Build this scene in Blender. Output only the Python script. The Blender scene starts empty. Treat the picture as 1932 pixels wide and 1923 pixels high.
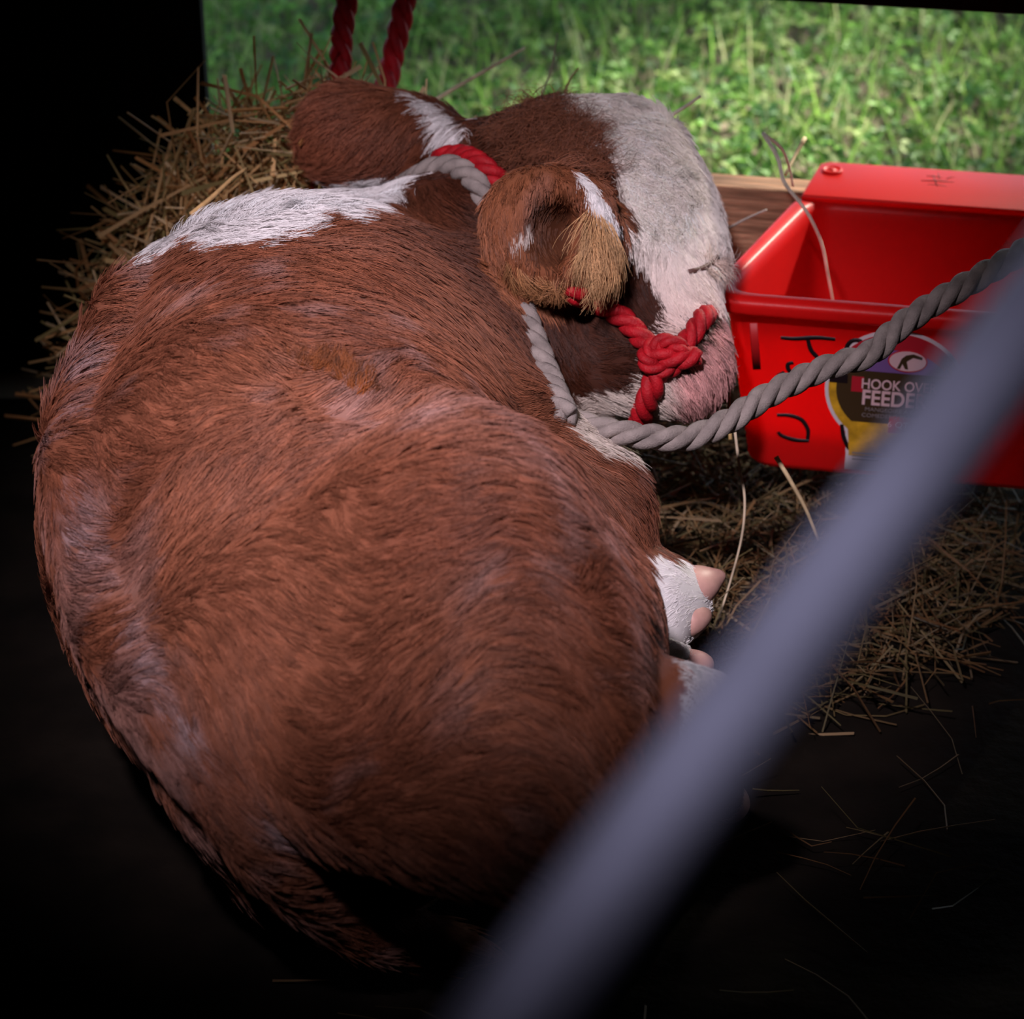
import bpy, math, random
import numpy as np
from mathutils import Vector, Matrix

random.seed(7)
rng = np.random.default_rng(11)
scene = bpy.context.scene
col = scene.collection

# ---------------------------------------------------------------- camera
PITCH = math.radians(29.0)
FPX = 4600.0
CAM = np.array([0.0, 0.0, 1.3])
FWD = np.array([0.0, math.cos(PITCH), -math.sin(PITCH)])
UPV = np.array([0.0, math.sin(PITCH), math.cos(PITCH)])
cam_data = bpy.data.cameras.new('camera')
cam = bpy.data.objects.new('camera', cam_data)
col.objects.link(cam)
cam.location = CAM
cam.rotation_euler = (math.radians(90) - PITCH, 0, 0)
cam_data.sensor_width = 36.0
cam_data.sensor_fit = 'HORIZONTAL'
cam_data.lens = 36.0 * FPX / 1932.0
cam_data.dof.use_dof = True
cam_data.dof.focus_distance = 2.12
cam_data.dof.aperture_fstop = 6.0
cam_data.clip_start = 0.02
scene.camera = cam

# ---------------------------------------------------------------- light
scene.view_settings.view_transform = 'Standard'
scene.view_settings.look = 'None'
scene.view_settings.exposure = 0.0
scene.view_settings.gamma = 1.0
world = bpy.data.worlds.new('sky')
scene.world = world
world.use_nodes = True
wb = world.node_tree.nodes['Background']
wb.inputs[0].default_value = (0.62, 0.78, 1.0, 1)
wb.inputs[1].default_value = 2.2

sun_d = bpy.data.lights.new('sun', 'SUN')
sun = bpy.data.objects.new('sun', sun_d)
col.objects.link(sun)
sun_d.energy = 18.5
sun_d.color = (1.0, 0.95, 0.8)
sun_d.angle = math.radians(4)
SUN_FROM = Vector((0.50, 0.70, 0.55)).normalized()      # direction the light comes from
sun.rotation_euler = SUN_FROM.to_track_quat('Z', 'Y').to_euler()
sun.location = (2, 5, 6)

LAMP_POS = Vector((-0.42, 0.25, 2.20))  # lamp added to light the calf and fall off to dark edges
LAMP_AIM = Vector((-0.080, 1.905, 0.34))
LAMP_POWER = 320.0
LAMP_SIZE = 24.3
LAMP_COLOR = (1.0, 0.88, 1.0)
BAR_LAMP_POS = Vector((-0.42, -0.12, 1.62))  # second lamp, added only to light the gate bar
BAR_LAMP_AIM = Vector((0.061, 0.481, 1.025))
BAR_LAMP_POWER = 34.0
BAR_LAMP_SIZE = 13.5
BAR_LAMP_COLOR = (0.70, 0.68, 1.0)

try:
    scene.cycles.use_denoising = True
    scene.cycles.max_bounces = 5
    scene.cycles.diffuse_bounces = 3
    scene.cycles.glossy_bounces = 2
except Exception:
    pass

# ---------------------------------------------------------------- helpers
def P(px, py, d):
    """world point seen at photograph pixel (px,py) at depth d metres"""
    a = (px - 966.0) / FPX; b = (961.5 - py) / FPX
    return CAM + d * (FWD + np.array([a, 0, 0]) + b * UPV)

def proj(pts):
    q = np.asarray(pts) - CAM
    d = q @ FWD
    return 966.0 + FPX * q[..., 0] / d, 961.5 - FPX * (q @ UPV) / d, d

def tag(o, label=None, cat=None, group=None, kind=None):
    if label: o['label'] = label
    if cat: o['category'] = cat
    if group: o['group'] = group
    if kind: o['kind'] = kind
    return o

def mesh_obj(name, verts, faces, mat=None, parent=None, smooth=True):
    me = bpy.data.meshes.new(name)
    me.from_pydata([tuple(map(float, v)) for v in verts], [], [tuple(int(i) for i in f) for f in faces])
    me.update()
    if smooth:
        me.polygons.foreach_set('use_smooth', [True] * len(me.polygons))
    if mat: me.materials.append(mat)
    o = bpy.data.objects.new(name, me)
    col.objects.link(o)
    if parent is not None: o.parent = parent
    return o

def np_mesh(name, V, F, mat=None, parent=None, smooth=True):
    """fast mesh from arrays; F is (n,3) or (n,4)"""
    me = bpy.data.meshes.new(name)
    V = np.asarray(V, dtype=np.float32); F = np.asarray(F, dtype=np.int32)
    n = F.shape[1]
    me.vertices.add(len(V)); me.vertices.foreach_set('co', V.ravel())
    me.loops.add(F.size); me.loops.foreach_set('vertex_index', F.ravel())
    me.polygons.add(len(F))
    me.polygons.foreach_set('loop_start', np.arange(0, F.size, n, dtype=np.int32))
    try: me.polygons.foreach_set('loop_total', np.full(len(F), n, dtype=np.int32))
    except Exception: pass
    me.polygons.foreach_set('use_smooth', np.full(len(F), smooth, dtype=bool))
    me.update(calc_edges=True); me.validate()
    if mat: me.materials.append(mat)
    o = bpy.data.objects.new(name, me); col.objects.link(o)
    if parent is not None: o.parent = parent
    return o

def point_color(o, C, name='tint'):
    a = o.data.attributes.new(name, 'FLOAT_COLOR', 'POINT')
    C4 = np.concatenate([np.asarray(C, dtype=np.float32), np.ones((len(C), 1), np.float32)], 1)
    a.data.foreach_set('color', C4.ravel())

def box(name, lo, hi, mat, parent=None, bevel=0.0, rotz=0.0, origin=None):
    x0, y0, z0 = lo; x1, y1, z1 = hi
    v = [(x0,y0,z0),(x1,y0,z0),(x1,y1,z0),(x0,y1,z0),(x0,y0,z1),(x1,y0,z1),(x1,y1,z1),(x0,y1,z1)]
    f = [(3,2,1,0),(4,5,6,7),(0,1,5,4),(1,2,6,5),(2,3,7,6),(3,0,4,7)]
    o = mesh_obj(name, v, f, mat, parent, smooth=False)
    if origin is not None: o.location = origin
    o.rotation_euler = (0, 0, rotz)
    if bevel:
        m = o.modifiers.new('bevel', 'BEVEL'); m.width = bevel; m.segments = 2
    return o

def resample(pts, step):
    pts = np.asarray(pts, float)
    # Catmull-Rom then even spacing
    ext = np.vstack([2*pts[0]-pts[1], pts, 2*pts[-1]-pts[-2]])
    out = []
    for i in range(1, len(ext)-2):
        p0, p1, p2, p3 = ext[i-1], ext[i], ext[i+1], ext[i+2]
        for t in np.linspace(0, 1, 24, endpoint=False):
            out.append(0.5*((2*p1)+(-p0+p2)*t+(2*p0-5*p1+4*p2-p3)*t*t+(-p0+3*p1-3*p2+p3)*t**3))
    out.append(pts[-1]); out = np.array(out)
    s = np.concatenate([[0], np.cumsum(np.linalg.norm(np.diff(out, axis=0), axis=1))])
    n = max(2, int(s[-1]/step)+1)
    q = np.linspace(0, s[-1], n)
    return np.stack([np.interp(q, s, out[:, k]) for k in range(3)], 1)

def frames(path):
    T = np.gradient(path, axis=0); T /= np.linalg.norm(T, axis=1)[:, None]
    N = np.zeros_like(T)
    a = np.array([0, 0, 1.0]) if abs(T[0][2]) < .9 else np.array([1.0, 0, 0])
    n = a - T[0]*(a @ T[0]); N[0] = n/np.linalg.norm(n)
    for i in range(1, len(T)):
        n = N[i-1] - T[i]*(N[i-1] @ T[i]); N[i] = n/np.linalg.norm(n)
    return T, N, np.cross(T, N)

def tube_arrays(path, rad, nseg=8, caps=True, base=0):
    path = np.asarray(path, float); T, N, B = frames(path)
    rad = np.broadcast_to(np.asarray(rad, float), (len(path),))
    a = np.linspace(0, 2*np.pi, nseg, endpoint=False)
    V = (path[:, None, :] + rad[:, None, None]*(np.cos(a)[None, :, None]*N[:, None, :] + np.sin(a)[None, :, None]*B[:, None, :])).reshape(-1, 3)
    i = np.arange(len(path)-1)[:, None]*nseg; j = np.arange(nseg)[None, :]; k = (j+1) % nseg
    F = np.stack([i+j, i+k, i+nseg+k, i+nseg+j], -1).reshape(-1, 4)
    if caps:
        n0 = len(V)
        V = np.vstack([V, path[:1], path[-1:]])
        e = (len(path)-1)*nseg; j = j[0]; k = k[0]
        F = np.vstack([F, np.stack([k, j, np.full(nseg, n0), np.full(nseg, n0)], 1), np.stack([e+j, e+k, np.full(nseg, n0+1), np.full(nseg, n0+1)], 1)])
    return V, F + base

def quads_obj(name, V, F, mat, parent=None, smooth=True):
    faces = [(f[0], f[1], f[2]) if f[2] == f[3] else tuple(f) for f in F.tolist()]
    return mesh_obj(name, V, faces, mat, parent, smooth)

def rope(name, pts, r, mat, parent=None, strands=3, pitch=5.2, nseg=8, twist0=0.0):
    """laid rope: strands twisted around the path, one mesh"""
    path = resample(pts, r*0.30)
    T, N, B = frames(path)
    s = np.concatenate([[0], np.cumsum(np.linalg.norm(np.diff(path, axis=0), axis=1))])
    Vs, Fs, base = [], [], 0
    for k in range(strands):
        ph = twist0 + 2*np.pi*k/strands - s/(pitch*r)*2*np.pi/1.0*1.0
        c = path + (r*0.50)*(np.cos(ph)[:, None]*N + np.sin(ph)[:, None]*B)
        V, F = tube_arrays(c, r*0.53, nseg, True, base)
        Vs.append(V); Fs.append(F); base += len(V)
    return quads_obj(name, np.vstack(Vs), np.vstack(Fs), mat, parent)

# ---------------------------------------------------------------- materials
def new_mat(name):
    m = bpy.data.materials.new(name); m.use_nodes = True
    nt = m.node_tree
    return m, nt, nt.nodes['Principled BSDF']

def mat_plain(name, rgb, rough=0.6, spec=0.4, metallic=0.0, noise=0.0, nscale=30.0, bump=0.0, bscale=200.0, sss=0.0, stretch=None):
    m, nt, b = new_mat(name)
    b.inputs['Roughness'].default_value = rough
    b.inputs['Specular IOR Level'].default_value = spec
    b.inputs['Metallic'].default_value = metallic
    b.inputs['Base Color'].default_value = (*rgb, 1)
    L = nt.links
    tc = nt.nodes.new('ShaderNodeTexCoord')
    src = tc.outputs['Object']
    if stretch:
        mp = nt.nodes.new('ShaderNodeMapping'); mp.inputs['Scale'].default_value = stretch
        L.new(src, mp.inputs['Vector']); src = mp.outputs['Vector']
    if noise > 0:
        n = nt.nodes.new('ShaderNodeTexNoise'); n.inputs['Scale'].default_value = nscale; n.inputs['Detail'].default_value = 6
        L.new(src, n.inputs['Vector'])
        cr = nt.nodes.new('ShaderNodeValToRGB')
        cr.color_ramp.elements[0].position = 0.3; cr.color_ramp.elements[1].position = 0.7
        cr.color_ramp.elements[0].color = (*[c*(1-noise) for c in rgb], 1)
        cr.color_ramp.elements[1].color = (*[min(1, c*(1+noise)) for c in rgb], 1)
        L.new(n.outputs['Fac'], cr.inputs['Fac']); L.new(cr.outputs['Color'], b.inputs['Base Color'])
    if bump > 0:
        n2 = nt.nodes.new('ShaderNodeTexNoise'); n2.inputs['Scale'].default_value = bscale; n2.inputs['Detail'].default_value = 5
        L.new(src, n2.inputs['Vector'])
        bp = nt.nodes.new('ShaderNodeBump'); bp.inputs['Strength'].default_value = bump; bp.inputs['Distance'].default_value = 0.004
        L.new(n2.outputs['Fac'], bp.inputs['Height']); L.new(bp.outputs['Normal'], b.inputs['Normal'])
    if sss: b.inputs['Subsurface Weight'].default_value = sss
    return m

def mat_attr(name, rough=0.6, spec=0.3, attr='tint', transl=0.0):
    m, nt, b = new_mat(name)
    a = nt.nodes.new('ShaderNodeAttribute'); a.attribute_name = attr
    nt.links.new(a.outputs['Color'], b.inputs['Base Color'])
    b.inputs['Roughness'].default_value = rough
    b.inputs['Specular IOR Level'].default_value = spec
    if transl:
        t = nt.nodes.new('ShaderNodeBsdfTranslucent'); mx = nt.nodes.new('ShaderNodeMixShader')
        mx.inputs[0].default_value = transl
        nt.links.new(a.outputs['Color'], t.inputs['Color'])
        nt.links.new(b.outputs[0], mx.inputs[1]); nt.links.new(t.outputs[0], mx.inputs[2])
        nt.links.new(mx.outputs[0], nt.nodes['Material Output'].inputs[0])
    return m

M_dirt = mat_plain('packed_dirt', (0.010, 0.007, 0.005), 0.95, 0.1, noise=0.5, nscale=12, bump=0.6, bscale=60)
M_soil = mat_plain('garden_soil', (0.17, 0.135, 0.10), 0.95, 0.1, noise=0.5, nscale=10, bump=0.6, bscale=50)
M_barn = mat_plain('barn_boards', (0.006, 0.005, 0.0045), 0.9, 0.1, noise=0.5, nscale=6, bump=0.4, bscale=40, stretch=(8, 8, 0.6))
M_rail = mat_plain('weathered_pine', (0.52, 0.27, 0.16), 0.75, 0.25, noise=0.55, nscale=9, bump=0.8, bscale=24, stretch=(1.2, 9, 14))
M_red = mat_plain('red_plastic', (0.80, 0.010, 0.010), 0.42, 0.32, noise=0.06, nscale=8, bump=0.05, bscale=300)
def add_translucent(m, rgb, fac):
    nt = m.node_tree; t = nt.nodes.new('ShaderNodeBsdfTranslucent'); mx = nt.nodes.new('ShaderNodeMixShader')
    t.inputs['Color'].default_value = (*rgb, 1); mx.inputs[0].default_value = fac
    nt.links.new(nt.nodes['Principled BSDF'].outputs[0], mx.inputs[1]); nt.links.new(t.outputs[0], mx.inputs[2])
    nt.links.new(mx.outputs[0], nt.nodes['Material Output'].inputs[0])
add_translucent(M_red, (0.95, 0.012, 0.008), 0.38)
M_ropeg = mat_plain('grey_cotton', (0.27, 0.225, 0.205), 0.9, 0.15, noise=0.3, nscale=60, bump=0.35, bscale=600)
M_roper = mat_plain('red_polypropylene', (0.40, 0.005, 0.012), 0.6, 0.3, noise=0.3, nscale=70, bump=0.35, bscale=500)
M_steel = mat_plain('galvanised_steel', (0.52, 0.51, 0.56), 0.45, 0.5, metallic=0.55, noise=0.2, nscale=18)
M_chrome = mat_plain('bright_metal', (0.8, 0.8, 0.82), 0.15, 0.5, metallic=1.0)
M_hoof = mat_plain('pink_hoof', (0.62, 0.34, 0.29), 0.45, 0.4, noise=0.25, nscale=30)
M_ink = mat_plain('black_marker', (0.012, 0.006, 0.008), 0.5, 0.3)
M_hay = mat_attr('dry_hay', 0.65, 0.3, transl=0.12)
M_leaf = mat_attr('clover_leaf', 0.6, 0.15, transl=0.40)
M_skin = mat_attr('calf_hide', 0.75, 0.15)
M_hair = mat_attr('calf_hair', 0.5, 0.32)

# ---------------------------------------------------------------- setting
def structure(o): o['kind'] = 'structure'; return o
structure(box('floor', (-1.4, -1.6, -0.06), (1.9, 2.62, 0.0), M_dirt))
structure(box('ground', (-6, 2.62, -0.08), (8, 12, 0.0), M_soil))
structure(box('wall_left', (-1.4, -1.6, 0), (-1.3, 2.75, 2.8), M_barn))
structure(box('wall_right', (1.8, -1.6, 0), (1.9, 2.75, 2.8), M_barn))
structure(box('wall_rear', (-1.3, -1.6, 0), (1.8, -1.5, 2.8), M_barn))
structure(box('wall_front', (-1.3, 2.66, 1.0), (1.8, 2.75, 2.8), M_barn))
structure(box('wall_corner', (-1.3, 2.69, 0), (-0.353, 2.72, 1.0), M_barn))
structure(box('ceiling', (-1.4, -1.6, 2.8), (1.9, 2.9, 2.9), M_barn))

# ---------------------------------------------------------------- calf: signed distance body
GX0, GY0, GZ0, GX1, GY1, GZ1 = -0.50, 1.28, -0.01, 0.36, 2.62, 0.62
H = 0.004
gx = np.arange(GX0, GX1, H, dtype=np.float32); gy = np.arange(GY0, GY1, H, dtype=np.float32); gz = np.arange(GZ0, GZ1, H, dtype=np.float32)
GRID = np.full((len(gx), len(gy), len(gz)), 0.12, dtype=np.float32)

def _block(lo, hi, m):
    i0 = max(0, int((lo[0]-m-GX0)/H)); i1 = min(len(gx), int((hi[0]+m-GX0)/H)+2)
    j0 = max(0, int((lo[1]-m-GY0)/H)); j1 = min(len(gy), int((hi[1]+m-GY0)/H)+2)
    k0 = max(0, int((lo[2]-m-GZ0)/H)); k1 = min(len(gz), int((hi[2]+m-GZ0)/H)+2)
    sl = (slice(i0, i1), slice(j0, j1), slice(k0, k1))
    X, Y, Z = np.meshgrid(gx[sl[0]], gy[sl[1]], gz[sl[2]], indexing='ij', sparse=True)
    return sl, X, Y, Z

def _union(sl, d, k):
    a = GRID[sl]
    h = np.maximum(k - np.abs(a-d), 0)/k
    GRID[sl] = np.minimum(a, d) - h*h*k*0.25

def _subtract(sl, d, k):
    a = GRID[sl]; b = -d
    h = np.maximum(k - np.abs(a-b), 0)/k
    GRID[sl] = np.maximum(a, b) + h*h*k*0.25

def cone(a, b, r1, r2, k=0.04, sub=False):
    a = np.asarray(a, np.float32); b = np.asarray(b, np.float32); R = max(r1, r2)
    sl, X, Y, Z = _block(np.minimum(a, b)-R, np.maximum(a, b)+R, k+0.02)
    ab = b-a; L2 = float(ab @ ab)+1e-9
    t = np.clip(((X-a[0])*ab[0]+(Y-a[1])*ab[1]+(Z-a[2])*ab[2])/L2, 0, 1)
    d = np.sqrt((X-a[0]-t*ab[0])**2+(Y-a[1]-t*ab[1])**2+(Z-a[2]-t*ab[2])**2) - (r1+(r2-r1)*t)
    (_subtract if sub else _union)(sl, d, k)

def chain(pts, k=0.04):
    for (a, ra), (b, rb) in zip(pts[:-1], pts[1:]): cone(a, b, ra, rb, k)

def ell(c, radii, ax=(1, 0, 0), az=(0, 0, 1), k=0.04, sub=False):
    c = np.asarray(c, float); ax = np.asarray(ax, float); ax = ax/np.linalg.norm(ax)
    az = np.asarray(az, float); az = az - ax*(ax @ az); az /= np.linalg.norm(az); ay = np.cross(az, ax)
    R = max(radii); sl, X, Y, Z = _block(c-R, c+R, k+0.02)
    q = []
    for a, r in zip((ax, ay, az), radii):
        q.append(((X-c[0])*a[0]+(Y-c[1])*a[1]+(Z-c[2])*a[2]).astype(np.float32)/np.float32(r))
    k0 = np.sqrt(q[0]**2+q[1]**2+q[2]**2)
    k1 = np.sqrt((q[0]/radii[0])**2+(q[1]/radii[1])**2+(q[2]/radii[2])**2)
    d = k0*(k0-1)/np.maximum(k1, 1e-5)
    (_subtract if sub else _union)(sl, d.astype(np.float32), k)

def sample(pts):
    q = np.asarray(pts, float)
    u = (q - np.array([GX0, GY0, GZ0]))/H
    i = np.floor(u).astype(int); f = u-i
    n = np.array(GRID.shape)-2
    ok = np.all((i >= 0) & (i <= n), axis=-1)
    i = np.clip(i, 0, n); r = 0
    for dx in (0, 1):
        for dy in (0, 1):
            for dz in (0, 1):
                w = (f[..., 0] if dx else 1-f[..., 0])*(f[..., 1] if dy else 1-f[..., 1])*(f[..., 2] if dz else 1-f[..., 2])
                r = r + w*GRID[i[..., 0]+dx, i[..., 1]+dy, i[..., 2]+dz]
    return np.where(ok, r, 0.12)

def trace(px, py, near=1.3, far=2.75):
    ds = np.arange(near, far, 0.002)
    s = sample(np.array([P(px, py, d) for d in ds]))
    w = np.where(s < 0)[0]
    return float(ds[w[0]]) if len(w) else None

def surf(px, py, off=0.0):
    """point on the calf's surface under a pixel, moved off along the view ray"""
    d = trace(px, py)
    return P(px, py, (d if d else 2.2) - off)

CAMX = np.array([1.0, 0, 0])
# trunk
chain([((-0.125, 1.63, 0.24), 0.175), ((-0.185, 1.80, 0.265), 0.195), ((-0.205, 2.02, 0.27), 0.205)], 0.06)
cone((-0.17, 2.02, 0.25), (-0.06, 2.13, 0.25), 0.20, 0.15, 0.06)
# right ribs and shoulder
cone(P(690, 810, 2.24), P(1020, 1085, 2.20), 0.115, 0.103, 0.05)
# neck and throat
cone(P(540, 560, 2.38), P(900, 480, 2.46), 0.095, 0.074, 0.05)
cone(P(800, 620, 2.47), P(1090, 610, 2.42), 0.09, 0.085, 0.05)
cone(P(860, 440, 2.42), P(1050, 360, 2.44), 0.060, 0.070, 0.04)
chain([(P(560, 620, 2.26), 0.085), (P(790, 735, 2.23), 0.062), (P(935, 838, 2.20), 0.062), (P(1075, 950, 2.20), 0.068)], 0.03)
# head
ell(P(1160, 385, 2.42), (0.086, 0.10, 0.088), k=0.03)
cone(P(1045, 300, 2.44), P(1165, 296, 2.44), 0.060, 0.056, 0.035)
cone(P(1200, 450, 2.40), P(1290, 660, 2.32), 0.078, 0.043, 0.03)
cone(P(1120, 560, 2.38), P(1195, 710, 2.31), 0.075, 0.036, 0.04)
ell(P(1288, 712, 2.31), (0.040, 0.045, 0.033), k=0.03)
ell(P(1300, 475, 2.39), (0.036, 0.045, 0.036), k=0.025)
cone(P(1235, 275, 2.44), P(1300, 400, 2.42), 0.022, 0.022, 0.03)
# far ear: its back towards us
cone(P(850, 275, 2.47), P(980, 310, 2.45), 0.028, 0.042, 0.03)
ell(P(745, 262, 2.49), (0.076, 0.030, 0.048), ax=(1, 0.1, -0.05), az=(0, 0.2, 1), k=0.02)
ell(P(650, 255, 2.50), (0.050, 0.022, 0.054), ax=(1, 0.1, 0.15), az=(0, 0.2, 1), k=0.03)
# near ear: a cup open towards us
ear_n = np.array([-0.25, -0.86, 0.42]); ear_n /= np.linalg.norm(ear_n)
ec = P(1040, 440, 2.25)
cone(P(1110, 460, 2.29), P(1190, 480, 2.37), 0.040, 0.045, 0.03)
ell(ec, (0.060, 0.056, 0.050), ax=(0.95, -0.25, 0.1), az=ear_n, k=0.02)
ell(P(1000, 420, 2.25), (0.045, 0.048, 0.040), ax=(0.95, -0.25, 0.1), az=ear_n, k=0.02)
cone(P(1040, 350, 2.25), P(1110, 370, 2.26), 0.014, 0.018, 0.02)
ell(P(1036, 432, 2.185), (0.027, 0.036, 0.085), ax=(0.95, -0.25, 0.1), az=ear_n, k=0.022, sub=True)
# right hind quarter
dlong = P(1080, 1560, 1.72) - P(770, 900, 1.80)
ell(P(880, 1230, 1.845), (0.185, 0.135, 0.125), ax=dlong, az=-FWD, k=0.022)
cone(P(820, 860, 1.92), P(880, 1000, 1.84), 0.045, 0.080, 0.03)
cone(P(930, 990, 1.90), P(1110, 1180, 1.93), 0.075, 0.055, 0.04)
cone(P(1100, 1150, 1.93), P(1138, 1410, 1.85), 0.055, 0.047, 0.04)
cone(P(700, 1450, 1.80), P(1000, 1560, 1.72), 0.07, 0.055, 0.05)
# hollow in front of the hip
ell(surf(640, 720), (0.045, 0.03, 0.016), ax=(1, -0.2, 0), az=-FWD, k=0.04, sub=True)
# spine ridge and tail
ell((-0.15, 1.66, 0.11), (0.09, 0.13, 0.10), k=0.06)
sp = resample([(240, 560, 0), (160, 760, 0), (145, 930, 0), (185, 1120, 0), (265, 1280, 0), (370, 1415, 0), (450, 1505, 0), (510, 1595, 0), (590, 1680, 0), (690, 1745, 0), (800, 1785, 0), (900, 1800, 0)], 45)
sps = []; dl = 2.1
for x, y, _ in sp:
    d = trace(x, y); dl = d if d else dl + .01
    sps.append([x, y, dl])
sps = np.array(sps)
for _ in range(10): sps[1:-1, 2] = 0.25*sps[:-2, 2] + 0.5*sps[1:-1, 2] + 0.25*sps[2:, 2]
rad = np.interp(np.linspace(0, 1, len(sps)), [0, .55, .70, .85, 1], [.020, .024, .022, .019, .014])
inset = np.interp(np.linspace(0, 1, len(sps)), [0, .55, .75, 1], [.012, .012, .006, .004])
chain([(P(x, y, d+o_), r_) for (x, y, d), r_, o_ in zip(sps, rad, inset)], 0.022)
# legs folded on the bedding
chain([(P(1130, 1140, 2.18), 0.055), (P(1225, 1138, 2.18), 0.042), (P(1272, 1140, 2.19), 0.036)], 0.02)
chain([(P(1180, 1180, 2.16), 0.04), (P(1240, 1200, 2.16), 0.024)], 0.02)
chain([(P(1150, 1235, 2.13), 0.032), (P(1270, 1256, 2.115), 0.021)], 0.012)
chain([(P(1140, 1480, 1.90), 0.040), (P(1262, 1330, 1.835), 0.031), (P(1325, 1335, 1.85), 0.027), (P(1350, 1500, 2.10), 0.024)], 0.012)

# low rolling of muscle and skin folds
def fbm(pts, freq, seed, octs=3):
    r = np.random.default_rng(seed); out = np.zeros(len(pts)); amp = 1.0
    for o in range(octs):
        for _ in range(4):
            k = r.normal(size=3); k = k/np.linalg.norm(k)*freq*(2**o)*r.uniform(.7, 1.4)
            out += amp*np.sin(pts @ k + r.uniform(0, 6.28))*0.5
        amp *= 0.5
    return out

def surface_nets(G):
    ins = G < 0
    c = [ins[dx:ins.shape[0]-1+dx, dy:ins.shape[1]-1+dy, dz:ins.shape[2]-1+dz] for dx in (0,1) for dy in (0,1) for dz in (0,1)]
    s = sum(x.astype(np.int8) for x in c)
    act = (s > 0) & (s < 8)
    I = np.argwhere(act); idx = np.full(act.shape, -1, np.int32); idx[act] = np.arange(len(I))
    acc = np.zeros((len(I), 3)); cnt = np.zeros(len(I))
    corners = [(dx, dy, dz) for dx in (0,1) for dy in (0,1) for dz in (0,1)]
    val = {q: G[I[:,0]+q[0], I[:,1]+q[1], I[:,2]+q[2]] for q in corners}
    for q in corners:
        for ax in range(3):
            if q[ax]: continue
            p = list(q); p[ax] = 1; p = tuple(p)
            a, b = val[q], val[p]; m = (a < 0) != (b < 0)
            t = a[m]/(a[m]-b[m])
            v = np.tile(np.array(q, float), (m.sum(), 1)); v[:, ax] = t
            acc[m] += v; cnt[m] += 1
    V = (I + acc/cnt[:, None])*H + np.array([GX0, GY0, GZ0])
    F = []
    for ax in range(3):
        A = [slice(None)]*3; B = [slice(None)]*3; A[ax] = slice(0, -1); B[ax] = slice(1, None)
        ch = ins[tuple(A)] != ins[tuple(B)]
        e = np.argwhere(ch); inside = ins[tuple(A)][ch]
        u, w = (ax+1) % 3, (ax+2) % 3
        ok = (e[:, u] > 0) & (e[:, w] > 0) & (e[:, u] < act.shape[u]) & (e[:, w] < act.shape[w])
        e = e[ok]; inside = inside[ok]
        def g(du, dw):
            f = e.copy(); f[:, u] -= du; f[:, w] -= dw
            return idx[f[:, 0], f[:, 1], f[:, 2]]
        q = np.stack([g(1, 1), g(0, 1), g(0, 0), g(1, 0)], 1)
        q[~inside] = q[~inside][:, ::-1]
        F.append(q)
    return V, np.vstack(F)

V, F = surface_nets(GRID)
def smooth(V, F, it, lam=0.5):
    n = len(V); e = np.vstack([F[:, [0,1]], F[:, [1,2]], F[:, [2,3]], F[:, [3,0]]])
    deg = np.bincount(e.ravel(), minlength=n).astype(float)
    for _ in range(it):
        A = np.zeros_like(V)
        for k in range(3):
            A[:, k] = np.bincount(e[:, 0], V[e[:, 1], k], n) + np.bincount(e[:, 1], V[e[:, 0], k], n)
        V = V + lam*(A/deg[:, None]-V)
    return V
V = smooth(V, F, 3)
def normals(V, F):
    fn = np.cross(V[F[:, 2]]-V[F[:, 0]], V[F[:, 3]]-V[F[:, 1]])
    N = np.zeros_like(V)
    for k in range(3):
        for c in range(4): N[:, k] += np.bincount(F[:, c], fn[:, k], len(V))
    return N/np.maximum(np.linalg.norm(N, axis=1), 1e-12)[:, None]
N = normals(V, F)
pxv, pyv, dv = proj(V)
trunk_w = np.clip((2.32-dv)/0.08, 0, 1)*np.clip((1150-np.abs(pxv-600))/300, 0, 1)
V = V + N*(trunk_w*0.0028*fbm(V, 26, 3, 2))[:, None]
N = normals(V, F)

# coat markings
def inpoly(x, y, poly):
    r = np.zeros(len(x), bool); j = len(poly)-1
    for i in range(len(poly)):
        xi, yi = poly[i]; xj, yj = poly[j]
        if yi != yj:
            c = ((yi > y) != (yj > y)) & (x < (xj-xi)*(y-yi)/(yj-yi)+xi)
            r ^= c
        j = i
    return r
CREST = [(225,505),(250,470),(330,425),(420,380),(480,355),(560,350),(650,350),(740,330),(830,325),(790,346),(765,360),(735,372),(700,386),(640,408),(565,406),(592,440),(500,455),(440,464),(375,478),(335,462),(285,488),(240,505)]
FACE = [(1052,150),(1062,205),(1120,235),(1146,290),(1160,340),(1192,398),(1203,410),(1188,440),(1178,480),(1205,500),(1242,545),(1242,600),(1232,640),(1262,640),(1285,600),(1325,575),(1420,600),(1420,250),(1300,150)]
JAW = [(1040,750),(1110,745),(1165,730),(1205,700),(1215,655),(1245,690),(1290,690),(1330,600),(1420,560),(1420,860),(1040,860)]
EARW = [(1068,318),(1105,332),(1140,370),(1172,425),(1172,452),(1150,458),(1138,425),(1118,395),(1095,350)]
EARIN = [(962,468),(975,440),(1000,430),(1004,447),(985,462)]
FARW = [(770,175),(820,195),(872,225),(872,290),(838,292),(822,275),(820,240),(800,212)]
FOOT = [(1190,1040),(1500,1000),(1500,1440),(1225,1440),(1190,1250)]
WHITE = np.array([0.88, 0.83, 0.82])
THIGH = resample([(600,800,0),(680,785,0),(840,775,0),(940,812,0),(1040,912,0),(1130,1005,0)], 12)[:, :2]
def near_seg(p, a, b):
    ab = b-a; t = np.clip(((p-a) @ ab)/(ab @ ab), 0, 1)
    return np.linalg.norm(p-a-t[:, None]*ab, axis=1)
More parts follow.
